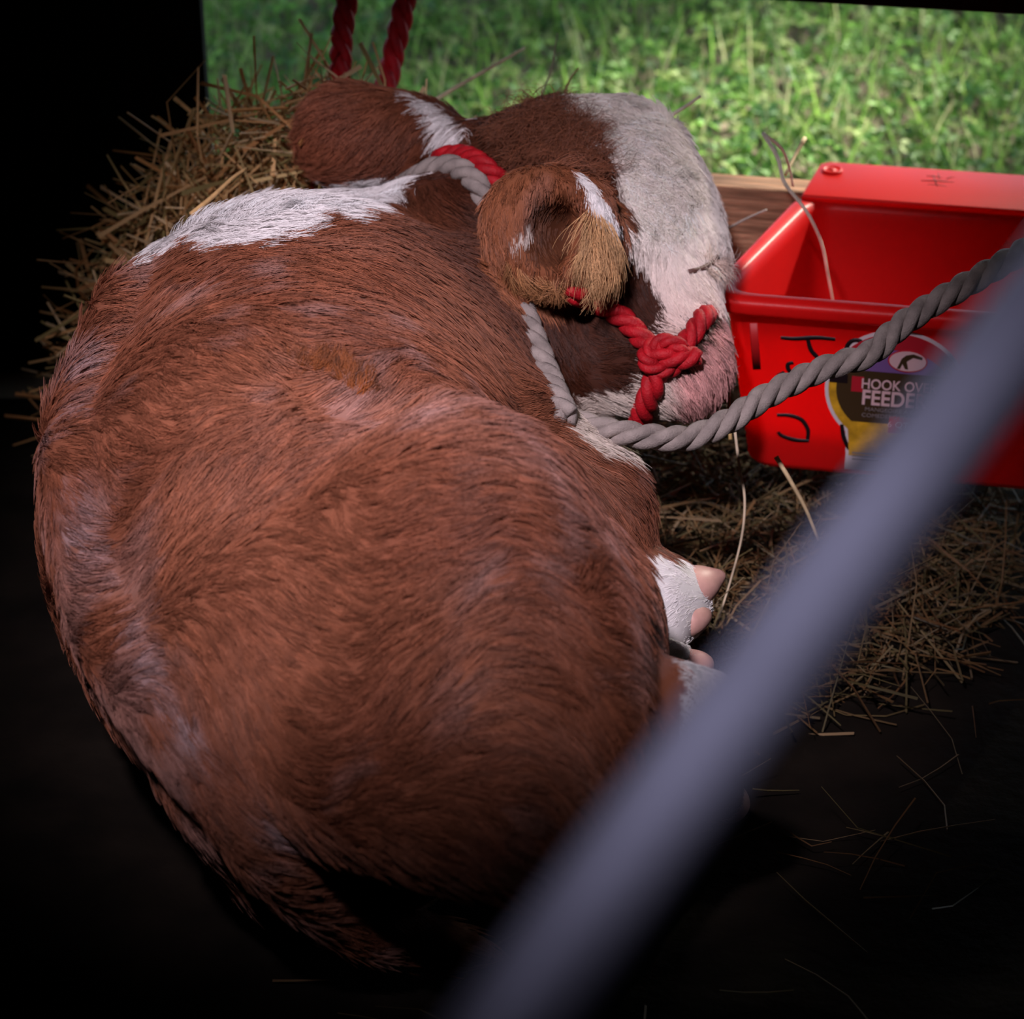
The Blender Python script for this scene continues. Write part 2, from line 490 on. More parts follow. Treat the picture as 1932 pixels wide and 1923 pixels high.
def coat_color(pts, nrm, seed=5):
    x, y, d = proj(pts)
    n = len(pts)
    jx = fbm(pts, 330, 21, 2)*7 + fbm(pts, 110, 22, 2)*5; jy = fbm(pts, 330, 23, 2)*5 + fbm(pts, 110, 24, 2)*4
    X = x+jx; Y = y+jy
    face = (nrm @ (-FWD)) > -0.25
    a = np.clip(0.5+0.42*fbm(pts, 22, 31, 3)*0.6, 0, 1)[:, None]
    base = (1-a)*np.array([0.205, 0.061, 0.031])+a*np.array([0.345, 0.122, 0.064])
    # darker red-brown forequarters, neck and head, with neck and cheek shadow painted in
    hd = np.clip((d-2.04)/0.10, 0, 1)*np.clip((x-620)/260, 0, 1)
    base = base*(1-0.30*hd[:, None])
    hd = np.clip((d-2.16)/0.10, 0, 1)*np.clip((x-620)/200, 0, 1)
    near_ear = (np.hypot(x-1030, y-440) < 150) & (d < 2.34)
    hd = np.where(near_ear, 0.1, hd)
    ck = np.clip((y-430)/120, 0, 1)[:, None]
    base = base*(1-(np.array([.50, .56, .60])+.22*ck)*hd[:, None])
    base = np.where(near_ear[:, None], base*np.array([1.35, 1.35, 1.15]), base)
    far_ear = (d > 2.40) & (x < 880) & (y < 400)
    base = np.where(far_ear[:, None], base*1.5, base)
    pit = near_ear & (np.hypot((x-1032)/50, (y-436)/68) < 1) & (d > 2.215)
    base = np.where(pit[:, None], base*0.45, base)  # shade inside the ear cup painted into the fur colour
    # worn pale rubs on the flank, then painted highlights on spine and thigh
    g = fbm(pts, 75, 41, 3); g2 = fbm(pts, 17, 42, 2)
    rub = np.clip((g*0.5+g2*0.55-0.35)*1.6, 0, 1)*np.clip((2.25-d)/0.1, 0, 1)
    base = base*(1-0.35*rub[:, None])+np.array([0.42, 0.27, 0.25])*(0.35*rub[:, None])
    spine = np.interp(y, [480, 640, 800, 1000, 1150, 1290, 1430, 1560, 1700], [250, 150, 112, 125, 190, 280, 390, 490, 600])
    sw = np.exp(-((x-spine)/38.0)**2)*np.clip(0.55+0.5*g, 0, 1)*np.clip((y-560)/150, 0, 1)*(y < 1600)
    sw = sw*np.clip(.7+.8*fbm(pts, 300, 44, 2), 0, 1)
    base = base*(1-0.75*sw[:, None])+np.array([0.42, 0.30, 0.31])*(0.75*sw[:, None])  # mottled highlight along the spine frizz mixed into the hair colour
    rimd = np.min(np.stack([np.hypot(x-a, y-b) for a, b in THIGH]), 0)
    rw = np.exp(-(rimd/34.0)**2)*np.clip(0.6+0.4*g, 0, 1)*(d < 1.98)
    base = base*(1-0.45*rw[:, None])+np.array([0.50, 0.30, 0.27])*(0.45*rw[:, None])  # lit rim of the thigh painted as pale pink hair
    c = base.copy()
    c[inpoly(X, Y, CREST) & (d > 2.0)] = WHITE
    hm = d > 2.15
    wf = inpoly(X, Y, FACE) & hm; c[wf] = WHITE*np.array([1, .97, .93])
    pk = np.clip((y-430)/180, 0, 1)*np.clip((x-1180)/60, 0, 1)
    c[wf] = (WHITE*np.array([1, .95, .89]))*(1-0.45*pk[wf, None]) + np.array([0.72, 0.42, 0.36])*0.45*pk[wf, None]
    jw = inpoly(X, Y, JAW) & hm
    mz = np.clip((x-1235)/50, 0, 1)
    c[jw] = np.array([0.62, 0.52, 0.45])*(1-mz[jw, None])+np.array([0.55, 0.27, 0.25])*mz[jw, None]
    c[inpoly(x+0.5*jx, y+0.5*jy, EARW) & (d < 2.4)] = WHITE
    c[inpoly(x+0.4*jx, y+0.4*jy, EARIN)] = np.array([.6, .5, .45])
    c[inpoly(X, Y, FARW) & (d > 2.38)] = WHITE
    ft = inpoly(x, y, FOOT) & (d > 1.75) & ((x > 1190) & (y > 1050)) & ((d > 2.02) | (near_seg(pts, P(1268, 1330, 1.835), P(1325, 1335, 1.85)) < .036) | (near_seg(pts, P(1325, 1335, 1.85), P(1350, 1500, 2.10)) < .032))
    c[ft] = WHITE
    c[~face & ~ft & (d < 2.3)] = base[~face & ~ft & (d < 2.3)]
    return c

calf = np_mesh('calf', V, F, M_skin)
tag(calf, 'chestnut brown and white calf curled up asleep on hay beside the red feeder', 'calf')
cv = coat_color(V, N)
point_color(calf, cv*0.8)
print('CALF verts', len(V))

CALF_SCENE = 1

def on_calf(px, py, off=0.0, lo=None):
    d = trace(px, py)
    return P(px, py, d - off) if d else None

# hooves, two claws to a foot
def claw(name, a, b, r1, r2, flat, label=None):
    path = np.array([a*(1-t)+b*t for t in np.linspace(0, 1, 7)])
    rad = np.array([r1*0.85, r1, r1*0.98, r1*0.9*1.0, (r1+r2)/2, r2*1.05, r2*0.5])
    V, F = tube_arrays(path, rad, 14)
    up = np.array([0, 0, 1.0]); c = path.mean(0)
    V = V - np.outer((V-c) @ up, up)*(1-flat)
    o = quads_obj(name, V, F, M_hoof, calf)
    m = o.modifiers.new('round', 'SUBSURF'); m.levels = 1; m.render_levels = 1
    return o
claw('hoof', P(1280, 1118, 2.18), P(1366, 1082, 2.20), 0.024, 0.010, 0.8)
claw('hoof', P(1280, 1165, 2.17), P(1340, 1160, 2.18), 0.023, 0.012, 0.8)
claw('hoof', P(1265, 1258, 2.11), P(1345, 1252, 2.12), 0.019, 0.012, 0.8)
claw('hoof', P(1350, 1500, 2.10), P(1390, 1530, 2.16), 0.025, 0.013, 0.8)

# ---------------------------------------------------------------- the coat: real hair curves
def hair_obj(name, roots, nrm, comb, length, colors, lift, rad, mat, parent, seg=4, curl=0.0, seed=1, clump=None):
    """every hair lies along comb, lifted off the skin; clump = (per hair clump tip pull)"""
    n = len(roots); r = np.random.default_rng(seed)
    t = comb - nrm*np.sum(comb*nrm, 1)[:, None]
    t /= np.maximum(np.linalg.norm(t, axis=1), 1e-9)[:, None]
    side = np.cross(nrm, t)
    pts = np.zeros((n, seg, 3), np.float32)
    cph = r.uniform(0, 6.28, n)
    for i in range(seg):
        f = i/(seg-1)
        along = f*length
        up = lift*length*np.sin(f*np.pi*0.55)*1.0
        q = roots + t*along[:, None] + nrm*(up-0.0008)[:, None]
        if curl: q = q + side*(curl*length*np.sin(f*5+cph))[:, None]*f
        if clump is not None: q = q + clump*(f**1.5)
        pts[:, i] = q
    hc = bpy.data.hair_curves.new(name)
    hc.add_curves([seg]*n)
    hc.attributes['position'].data.foreach_set('vector', pts.ravel()) if 'position' in hc.attributes else hc.position_data.foreach_set('vector', pts.ravel())
    rr = np.tile(np.linspace(1.0, 0.35, seg, dtype=np.float32), n)*np.repeat(np.broadcast_to(np.asarray(rad, np.float32), (n,)), seg)
    ra = hc.attributes.get('radius') or hc.attributes.new('radius', 'FLOAT', 'POINT')
    ra.data.foreach_set('value', rr.astype(np.float32))
    ca = hc.attributes.new('tint', 'FLOAT_COLOR', 'CURVE')
    ca.data.foreach_set('color', np.concatenate([np.clip(colors, 0, 1), np.ones((n, 1))], 1).astype(np.float32).ravel())
    hc.materials.append(mat)
    o = bpy.data.objects.new(name, hc); col.objects.link(o); o.parent = parent
    return o

def scatter(V, F, N, n, r, weight=None):
    tri = np.vstack([F[:, [0,1,2]], F[:, [0,2,3]]])
    ar = 0.5*np.linalg.norm(np.cross(V[tri[:,1]]-V[tri[:,0]], V[tri[:,2]]-V[tri[:,0]]), axis=1)
    if weight is not None: ar = ar*weight[tri].mean(1)
    cs = np.cumsum(ar); t = tri[np.searchsorted(cs, r.uniform(0, cs[-1], n)).clip(0, len(tri)-1)]
    a = r.uniform(size=(n, 2)); m = a.sum(1) > 1; a[m] = 1-a[m]
    w = np.stack([1-a.sum(1), a[:,0], a[:,1]], 1)[:, :, None]
    p = (V[t]*w).sum(1); q = (N[t]*w).sum(1)
    return p, q/np.linalg.norm(q, axis=1)[:, None]

def R3(dx, dy, dd=0.0):
    """direction in the place for a drift of (dx,dy) as seen from the gate and dd away from it"""
    return dx*CAMX - dy*UPV + dd*FWD

def comb_field(p):
    x, y, d = proj(p)
    w1 = np.clip((y-600)/300, 0, 1)[:, None]
    c = (1-w1)*R3(0.80, 0.50)+w1*R3(0.93, 0.22)
    k = (np.clip((x-880)/220, 0, 1)*np.clip((y-760)/200, 0, 1))[:, None]       # outside of the thigh
    c = c*(1-k)+k*R3(0.45, 0.90)
    k = (np.clip((d-2.12)/0.1, 0, 1)*np.clip((x-430)/250, 0, 1))[:, None]       # neck and shoulder
    c = c*(1-k)+k*R3(0.60, 0.85)
    k = (np.clip((d-2.26)/0.06, 0, 1)*np.clip((x-930)/80, 0, 1))[:, None]       # face
    c = c*(1-k)+k*R3(0.40, 0.85)
    k = ((d > 2.38) & (x < 880) & (y < 380))[:, None].astype(float)             # far ear
    c = c*(1-k)+k*R3(-0.95, 0.15)
    k = np.exp(-((x-1040)**2+(y-440)**2)/130.0**2)[:, None]*(d < 2.33)[:, None]   # near ear
    c = c*(1-k)+k*R3(-0.4, 0.7)
    k = ((x > 1205) & (y > 1050))[:, None].astype(float)
    c = c*(1-k)+k*R3(0.9, 0.2)
    tl = near_seg(np.stack([x, y, 0*x], 1), np.array([420., 1480, 0]), np.array([800., 1790, 0]))
    k = ((tl < 62) & (y > 1440))[:, None].astype(float)
    c = c*(1-k)+k*R3(0.85, 0.62)*2.0
    a = 0.55*fbm(p, 21, 51, 3)+0.18*fbm(p, 130, 52, 2)                            # whorls and stray tufts
    u = R3(0, 1.0)
    return c + a[:, None]*np.array([u])+0.25*fbm(p, 30, 53, 2)[:, None]*CAMX

def coat(n_clump, per, seed):
    r = np.random.default_rng(seed)
    vx, vy, vd = proj(V)
    facing = (N @ (-FWD))
    wt = np.where(facing > -0.15, 1.0, 0.22)*np.where(V[:, 2] < 0.05, 0.1, 1.0)
    wt = wt*np.where(vd > 2.2, 1.25, 1.0)
    cp, cn = scatter(V, F, N, n_clump, r, wt)
    cc = comb_field(cp)
    n = n_clump*per
    P0 = np.repeat(cp, per, 0); N0 = np.repeat(cn, per, 0); C0 = np.repeat(cc, per, 0)
    T0 = C0-N0*np.sum(C0*N0, 1)[:, None]; T0 /= np.linalg.norm(T0, axis=1)[:, None]; S0 = np.cross(N0, T0)
    rad = 0.0042*np.sqrt(r.uniform(size=n)); ang = r.uniform(0, 6.283, n)
    offs = T0*(2.4*rad*np.cos(ang))[:, None]+S0*(rad*np.sin(ang))[:, None]
    roots = P0+offs
    x, y, d = proj(P0)
    L = np.repeat(r.uniform(0.014, 0.025, n_clump), per)*r.uniform(0.75, 1.2, n)
    head = (d > 2.26) & (x > 930)
    L = np.where(head, L*0.8, L)
    L = np.where((d > 2.05) & (y < 430) & (x < 790), L*1.25, L)                # crest
    L = np.where((d > 2.38) & (x < 880), L*0.7, L)                            # far ear
    L = np.where((d < 2.33) & (d > 2.18) & (np.hypot(x-1040, y-440) < 140), L*0.5, L)
    L = np.where((x > 1205) & (y > 1050), L*0.28, L)
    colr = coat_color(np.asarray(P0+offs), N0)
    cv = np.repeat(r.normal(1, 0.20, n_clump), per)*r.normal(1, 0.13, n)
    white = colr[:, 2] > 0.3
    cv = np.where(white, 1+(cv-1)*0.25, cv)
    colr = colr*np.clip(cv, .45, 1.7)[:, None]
    lift = np.repeat(r.uniform(0.06, 0.24, n_clump), per)
    o = hair_obj('coat', roots, N0, C0, L, colr, lift, 0.00027, M_hair, calf, 4, 0.05, seed, clump=-offs*0.55)
    print('HAIRS', n)
    return o
HAIRS = True
if HAIRS:
    coat(44000, 9, 101)

def tuft(name, px_rows, n, lmin, lmax, flow, color, lift, r, spread=1.0, curl=0.08, radius=0.00035):
    """longer hair growing from a patch of the calf given by an outline"""
    R = np.random.default_rng(r)
    xs = [p[0] for p in px_rows]; ys = [p[1] for p in px_rows]
    X = R.uniform(min(xs), max(xs), n*4); Y = R.uniform(min(ys), max(ys), n*4)
    m = inpoly(X, Y, px_rows); X, Y = X[m][:n], Y[m][:n]
    pts = []; 
    for x, y in zip(X, Y):
        d = trace(x, y, 1.9, 2.7)
        if d: pts.append(P(x, y, d))
    pts = np.array(pts)
    e = 0.004
    g = np.stack([sample(pts+np.eye(3)[k]*e)-sample(pts-np.eye(3)[k]*e) for k in range(3)], 1)
    g /= np.maximum(np.linalg.norm(g, axis=1), 1e-9)[:, None]
    c = np.tile(R3(*flow), (len(pts), 1)) + R.normal(0, 0.22*spread, (len(pts), 3)) + 0.5*spread*fbm(pts, 110, r, 2)[:, None]*R3(flow[1], -flow[0])
    colr = np.array(color)*R.normal(1, 0.16, len(pts))[:, None]
    m = max(4, len(pts)//13); q = pts[R.choice(len(pts), m, replace=False)]
    near = np.argmin(((pts[:, None, :]-q[None])**2).sum(2), 1)
    cl = (q[near]-pts)*0.75
    cl = np.where(np.linalg.norm(cl, axis=1)[:, None] > .012, 0, cl)
    colr = colr*R.normal(1, 0.22, m)[near][:, None]
    c = c + R.normal(0, 0.30*spread, (m, 3))[near]
    return hair_obj(name, pts, g, c, R.uniform(lmin, lmax, len(pts)), colr, np.full(len(pts), lift), radius, M_hair, calf, 6, curl, r, clump=cl)

if HAIRS:
    o = tuft('ear_fringe', [(1080,400),(1118,385),(1150,410),(1170,462),(1165,500),(1130,500),(1095,470)], 1100, .030, .052, (-0.16, 1.0), (.60,.34,.16), 0.22, 61, .45, .06, .00022)
    tag(o, 'long cream hair hanging from the near ear')
    tuft('ear_fringe', [(950,490),(1000,515),(1100,530),(1150,520),(1125,548),(1010,552),(960,530)], 700, .012, .028, (0.08, 1.0), (.42,.19,.08), 0.25, 62, .8, .06, .00024)
    tuft('forelock', [(935,240),(1000,200),(1050,190),(1110,240),(1140,300),(1150,345),(1100,330),(1040,310),(960,300)], 3000, .016, .034, (0.50, 0.45), (.20,.070,.036), 0.5, 63, 2.4, 0.35, .00028)
    tuft('forelock', [(1062,195),(1190,190),(1260,260),(1310,360),(1310,440),(1220,460),(1190,410),(1160,300)], 2600, .010, .024, (0.35, 0.75), (.92,.83,.74), 0.28, 64, 2.0, 0.25, .00026)
    tuft('eyelashes', [(1322,492),(1366,478),(1372,508),(1330,516)], 200, .014, .026, (0.75, 0.65), (.80,.60,.52), 0.55, 65, 1.4, 0.05, .00022)
    tuft('cowlick', [(530,690),(570,680),(640,685),(690,715),(712,752),(670,755),(630,720),(560,705)], 900, .010, .018, (0.25, -0.8), (.25,.072,.020), 0.5, 67, .8, 0.08, .00026)
    tuft('cowlick', [(775,800),(805,790),(812,830),(780,845)], 160, .008, .014, (0.25, -0.8), (.26,.085,.026), 0.5, 68, .8, 0.08, .00026)
    tuft('mane', [(300,450),(400,395),(520,372),(600,385),(700,372),(770,352),(700,392),(560,402),(430,430)], 700, .012, .022, (0.75, -0.30), (.88,.84,.84), 0.45, 66, 1.3, 0.1, .00024)
# the shut eye
eye = on_calf(1338, 497, 0.001)
if eye is not None:
    V2, F2 = tube_arrays(np.array([on_calf(x, y, 0.0005) for x, y in [(1298,514),(1312,511),(1328,506),(1342,497),(1354,485)] if on_calf(x, y) is not None]) - FWD*.0015, 0.0028, 8)
    quads_obj('eyelid', V2, F2, mat_plain('eyelid_skin', (0.12, 0.05, 0.04), 0.6), calf)

# ---------------------------------------------------------------- fence: rail the feeder hangs on
YAW = math.radians(-11.0)
U = np.array([math.cos(YAW), math.sin(YAW), 0.0]); W = np.array([-math.sin(YAW), math.cos(YAW), 0.0]); Zu = np.array([0, 0, 1.0])
rp = P(1400, 329, 2.68)                                     # back top edge of the rail
def rail(name, top_back, hgt, thk, x0, x1, mat):
    o = box(name, (x0, -thk, -hgt), (x1, 0, 0), mat, bevel=0.003, rotz=YAW, origin=top_back)
    return o
o = rail('fence_rail', rp, 0.105, 0.040, -0.56, 1.1, M_rail)
tag(o, 'weathered wooden rail behind the calf that the red feeder hooks over', 'rail')
up = P(1500, -12, 2.60)
o = rail('fence_board', up + np.array([0, 0, 0.10]), 0.10, 0.030, -0.85, 1.1, M_barn)
tag(o, 'dark board across the top right corner above the grass', 'board')

# ---------------------------------------------------------------- red feeder
FL = P(1347, 552, 2.39)
D_F, W_F, TAP = 0.265, 0.46, 0.068
feeder = bpy.data.objects.new('feeder', None); col.objects.link(feeder)
feeder.location = FL + np.array([0, 0, -0.2])
tag(feeder, 'red plastic hook over feeder with black marker writing hung on the rail', 'feeder')
Finv = -np.array(feeder.location)
def rr_loop(off, z, rad, nseg=7):
    C = [np.array([-off, -off]), np.array([W_F+off, -off]), np.array([W_F-TAP+off*0.8, D_F+off]), np.array([TAP-off*0.8, D_F+off])]
    out = []
    for i in range(4):
        p, a, b = C[i], C[i-1], C[(i+1) % 4]
        ua = (a-p)/np.linalg.norm(a-p); ub = (b-p)/np.linalg.norm(b-p)
        ang = math.acos(np.clip(ua @ ub, -1, 1)); t = rad/math.tan(ang/2)
        p0 = p+ua*t; p2 = p+ub*t
        for k in range(nseg+1):
            f = k/nseg
            out.append((1-f)**2*p0+2*f*(1-f)*p+f*f*p2)
    return [FL + U*q[0] + W*q[1] + Zu*z for q in out]
prof = [(-.070,-.205,.03),(-.034,-.205,.03),(-.028,-.198,.032),(-.004,-.024,.03),(-.001,-.0195,.03),(.008,-.0185,.035),(.012,-.015,.036),(.013,-.005,.037),(.010,-.001,.036),(.004,.001,.034),(-.006,.000,.03),(-.011,-.005,.028),(-.014,-.016,.027),(-.032,-.188,.03),(-.04,-.196,.03),(-.07,-.198,.03)]
Vf, Ff = [], []
for off, z, rad in prof: Vf += rr_loop(off, z, rad)
nl = len(Vf)//len(prof)
for i in range(len(prof)-1):
    for j in range(nl):
        k = (j+1) % nl
        Ff.append((i*nl+j, i*nl+k, (i+1)*nl+k, (i+1)*nl+j))
Ff.append(tuple(range(nl-1, -1, -1))); Ff.append(tuple(range((len(prof)-1)*nl, len(prof)*nl)))
tub = mesh_obj('tub', np.array(Vf)+Finv, Ff, M_red, feeder)
m = tub.modifiers.new('soft', 'BEVEL'); m.width = 0.002; m.segments = 2; m.limit_method = 'ANGLE'
# hook-over lip: plate lying over the rail and turned down behind it
def slab(name, outline, z0, z1, mat, parent, bevel):
    n = len(outline)
    Vv = [FL+U*a+W*b+Zu*z0 for a, b in outline]+[FL+U*a+W*b+Zu*z1 for a, b in outline]
    ff = [tuple(range(n-1, -1, -1)), tuple(range(n, 2*n))]+[(i, (i+1) % n, n+(i+1) % n, n+i) for i in range(n)]
    o = mesh_obj(name, np.array(Vv)+Finv, ff, mat, parent)
    b = o.modifiers.new('bevel', 'BEVEL'); b.width = bevel; b.segments = 3; b.limit_method = 'ANGLE'
    return o
x0, x1 = TAP-.006, W_F-TAP+.006
slab('hook_lip', [(x0, D_F-.006), (x1, D_F-.006), (x1-.012, D_F+.094), (x1-.02, D_F+.1), (x0+.022, D_F+.1), (x0+.012, D_F+.092)], -.003, .006, M_red, feeder, .003)
slab('hook_flange', [(x0+.014, D_F+.093), (x1-.014, D_F+.093), (x1-.014, D_F+.1), (x0+.014, D_F+.1)], -.05, .004, M_red, feeder, .003)
def on_plane(px, py, o, n):
    a = P(px, py, 1.0)-CAM
    return CAM + a*(((o-CAM) @ n)/(a @ n))
lip_o = FL+Zu*.006
sc_ = on_plane(1570, 323, lip_o, Zu)
Vd, Fd = [], []
for rr, zz in [(.0115, 0), (.0115, .002), (.0095, .003), (.0085, .0018), (.003, .0018), (.0025, .003), (0.0006, .003)]:
    for a in np.linspace(0, 2*np.pi, 24, endpoint=False): Vd.append(sc_+U*rr*math.cos(a)+W*rr*math.sin(a)+Zu*zz)
for i in range(6):
    for j in range(24): Fd.append((i*24+j, i*24+(j+1) % 24, (i+1)*24+(j+1) % 24, (i+1)*24+j))
Fd.append(tuple(range(6*24, 7*24)))
mesh_obj('moulded_stud', np.array(Vd)+Finv, Fd, M_red, feeder)
M_redd = mat_plain('dried_feed', (0.33, 0.015, 0.02), 0.7, 0.2)
for (ax, ay), (bx, by), wd in [((1738,341),(1800,344),.0020), ((1748,332),(1778,336),.0016), ((1760,330),(1768,352),.0014), ((1770,326),(1772,338),.0010), ((1785,338),(1802,334),.0012), ((1750,348),(1786,352),.0012)]:
    a = on_plane(ax, ay, lip_o, Zu); b = on_plane(bx, by, lip_o, Zu)
    Vt, Ft = tube_arrays(np.array([a, (a+b)/2+W*.002, b]), np.array([wd*.4, wd, wd*.3]), 6)
    Vt[:, 2] = lip_o[2]+(Vt[:, 2]-lip_o[2])*0.35
    quads_obj('scuff', Vt+Finv, Ft, M_redd, feeder)
# front wall plane
f_top = FL + W*(.004) + Zu*(-.024); f_bot = FL + W*(.028) + Zu*(-.198)
fdown = (f_bot-f_top)/np.linalg.norm(f_bot-f_top); fn = np.cross(U, -fdown); fn /= np.linalg.norm(fn)
if fn @ FWD > 0: fn = -fn
def fp(px, py, off=0.0): return on_plane(px, py, f_top + fn*off, fn)
def ink(pxs, w=0.0021, name='marker_stroke'):
    pts = resample([fp(x, y, .0002) for x, y in pxs], .0015)
    T, _, _ = frames(pts)
    Vt, Ft = [], []
    n = len(pts)
    ww = w*(0.75+0.35*np.sin(np.linspace(.3, 2.9, n)))
    S = np.cross(T, fn)
    L_ = pts-S*ww[:, None]; R_ = pts+S*ww[:, None]
    Vt = np.vstack([L_, R_, L_+fn*.0005, R_+fn*.0005]); i = np.arange(n-1)
    q = lambda a, b: np.stack([a*n+i, b*n+i, b*n+i+1, a*n+i+1], 1)
    Ft = np.vstack([q(2, 3), q(0, 2), q(3, 1), q(1, 0)])
    return mesh_obj(name, Vt+Finv, Ft, M_ink, feeder)
for st in [[(1473,637),(1500,639),(1540,637),(1576,640)], [(1524,640),(1530,660),(1540,672),(1547,682)],
           [(1461,722),(1468,710),(1480,702)], [(1497,684),(1487,687),(1488,698),(1497,704),(1512,708)],
           [(1466,783),(1490,784),(1512,792),(1524,810),(1524,829)], [(1468,815),(1475,822),(1500,830),(1526,832)],
           [(1585,682),(1606,668),(1622,652),(1623,643),(1608,643),(1598,654),(1600,668),(1618,664),(1628,658)],
           [(1656,645),(1666,652)], [(1708,656),(1738,660)], [(1686,688),(1692,700),(1695,710)],
           [(1588,800),(1592,825),(1602,846),(1612,848)],
           [(1622,796),(1617,815),(1620,838),(1632,848),(1648,842),(1657,822),(1645,806),(1632,797)], [(1660,815),(1668,824),(1680,838)]]:
    ink(st)
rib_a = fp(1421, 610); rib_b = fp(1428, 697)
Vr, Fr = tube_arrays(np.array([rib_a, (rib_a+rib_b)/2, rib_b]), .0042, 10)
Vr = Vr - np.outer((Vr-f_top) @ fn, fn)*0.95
quads_obj('moulded_rib', Vr+Finv, Fr, mat_plain('shaded_red_plastic', (.42,.008,.010), .5, .3), feeder)  # darker red paints in the shading of the moulded groove

# sticker: die-cut label, flat on the front wall
def decal(name, pts2, off, mat, parent, th=.0003):
    c = [on + fn*0 for on in pts2]; n = len(c)
    Vv = [p+fn*(off-th) for p in c]+[p+fn*off for p in c]
    ff = [tuple(range(n)), tuple(range(2*n-1, n-1, -1))]+[(i, (i+1) % n, n+(i+1) % n, n+i) for i in range(n)]
    return mesh_obj(name, np.array(Vv)+Finv, ff, mat, parent, smooth=False)
lc = fp(1690, 738); vx = U; vy = -fdown
def arc(c, rx, ry, a0, a1, n=28): return [c+vx*rx*math.cos(a)+vy*ry*math.sin(a) for a in np.linspace(math.radians(a0), math.radians(a1), n)]
R_ = .070
Mpaper = mat_plain('label_white', (0.72, 0.62, 0.66), 0.45); Myel = mat_plain('label_yellow', (0.62, 0.33, 0.02), 0.45, noise=0.3, nscale=90)
Mbrn = mat_plain('label_brown', (0.055, 0.03, 0.012), 0.45); Mpur = mat_plain('label_purple', (0.20, 0.10, 0.30), 0.45)
Mlred = mat_plain('label_red', (0.50, 0.015, 0.03), 0.45); Mpink = mat_plain('label_pink', (0.78, 0.50, 0.52), 0.45)
Mgreyt = mat_plain('label_grey', (0.25, 0.20, 0.20), 0.6)
def keyhole(r, wb, hb): # round top with a straight foot
    return arc(lc, r, r*1.02, -48, 228, 44)+[lc-vx*wb-vy*(r*1.15), lc-vx*wb-vy*hb, lc+vx*wb-vy*hb, lc+vx*wb-vy*(r*1.15)]
label = decal('label', keyhole(R_, .045, .100), .0006, Mpaper, feeder)
def sub(name, pts, off, mat): return decal(name, pts, off, mat, label)
sub('yellow_border', arc(lc, R_*.95, R_*.96, -48, 228, 44)+[lc-vx*.042-vy*(R_*1.12), lc-vx*.042-vy*.082, lc+vx*.042-vy*.082, lc+vx*.042-vy*(R_*1.12)], .0009, Myel)
sub('dark_panel', arc(lc, R_*.84, R_*.80, -45, 225, 44), .0012, Mbrn)
sub('purple_band', arc(lc+vy*.0, R_*.80, R_*.84, 22, 158, 30), .0015, Mpur)
sub('red_band', arc(lc, R_*.95, R_*.97, 35, 145, 24)+arc(lc, R_*.80, R_*.70, 145, 35, 24), .0018, Mlred)
sub('red_box', [lc+vx*a+vy*b for a, b in [(-.004,-.030),(.045,-.030),(.045,-.050),(-.004,-.050)]], .0018, Mlred)
oc = fp(1713, 680)
sub('logo_oval', arc(oc, .0195, .0130, 0, 350, 30), .0021, Mlred); sub('logo_oval', arc(oc, .0180, .0115, 0, 350, 30), .0024, Mpink)
sub('logo_figure', [oc+vx*a*.001+vy*b*.001 for a, b in [(-10,-9),(-7,-9),(-5,-3),(-2,-9),(1,-9),(-1,0),(5,5),(14,3),(14,6),(5,9),(-2,7),(-6,3)]], .0027, Mbrn)
pc = fp(1588, 716)
sub('picture', [pc+vx*a+vy*b for a, b in [(-.012,-.003),(.006,-.003),(.006,.007),(-.012,.007)]], .0016, M_ink)
sub('picture', [pc+vx*a+vy*b for a, b in [(.010,-.012),(.022,-.012),(.022,.006),(.010,.006)]], .0016, Mlred)
def text(s, px, py, size, mat, off=.0022, sx=1.0, bold=0.0):
    c = bpy.data.curves.new('lettering', 'FONT'); c.body = s; c.size = size; c.extrude = .0001; c.offset = bold
    t = bpy.data.objects.new('lettering', c); col.objects.link(t)
    bpy.context.view_layer.update()
    me = bpy.data.meshes.new_from_object(t.evaluated_get(bpy.context.evaluated_depsgraph_get()))
    bpy.data.objects.remove(t)
    me.materials.clear(); me.materials.append(mat)
    o = bpy.data.objects.new('lettering', me); col.objects.link(o)
    p = fp(px, py, off)+Finv
    me.transform(Matrix(((vx[0]*sx, vy[0], fn[0], p[0]), (vx[1]*sx, vy[1], fn[1], p[1]), (vx[2]*sx, vy[2], fn[2], p[2]), (0, 0, 0, 1))))
    o.parent = label
    return o
text('HOOK OVER', 1624, 732, .0165, Mpink, sx=.78, bold=.0003)
text('FEEDER', 1624, 762, .0245, Mpink, sx=.80, bold=.0006)
text('MANGEOIRE À CROCHET', 1631, 775, .0066, Mgreyt); text('COMEDERO PARA COLGAR', 1625, 786, .0066, Mgreyt)
text('6 QT', 1674, 806, .0098, Mpink)
for i, ln in enumerate([1.0, .8, .9]):
    a = fp(1608, 852+i*6); sub('small_print', [a, a+vx*.03*ln, a+vx*.03*ln-vy*.0014, a-vy*.0014], .0012, Mgreyt)

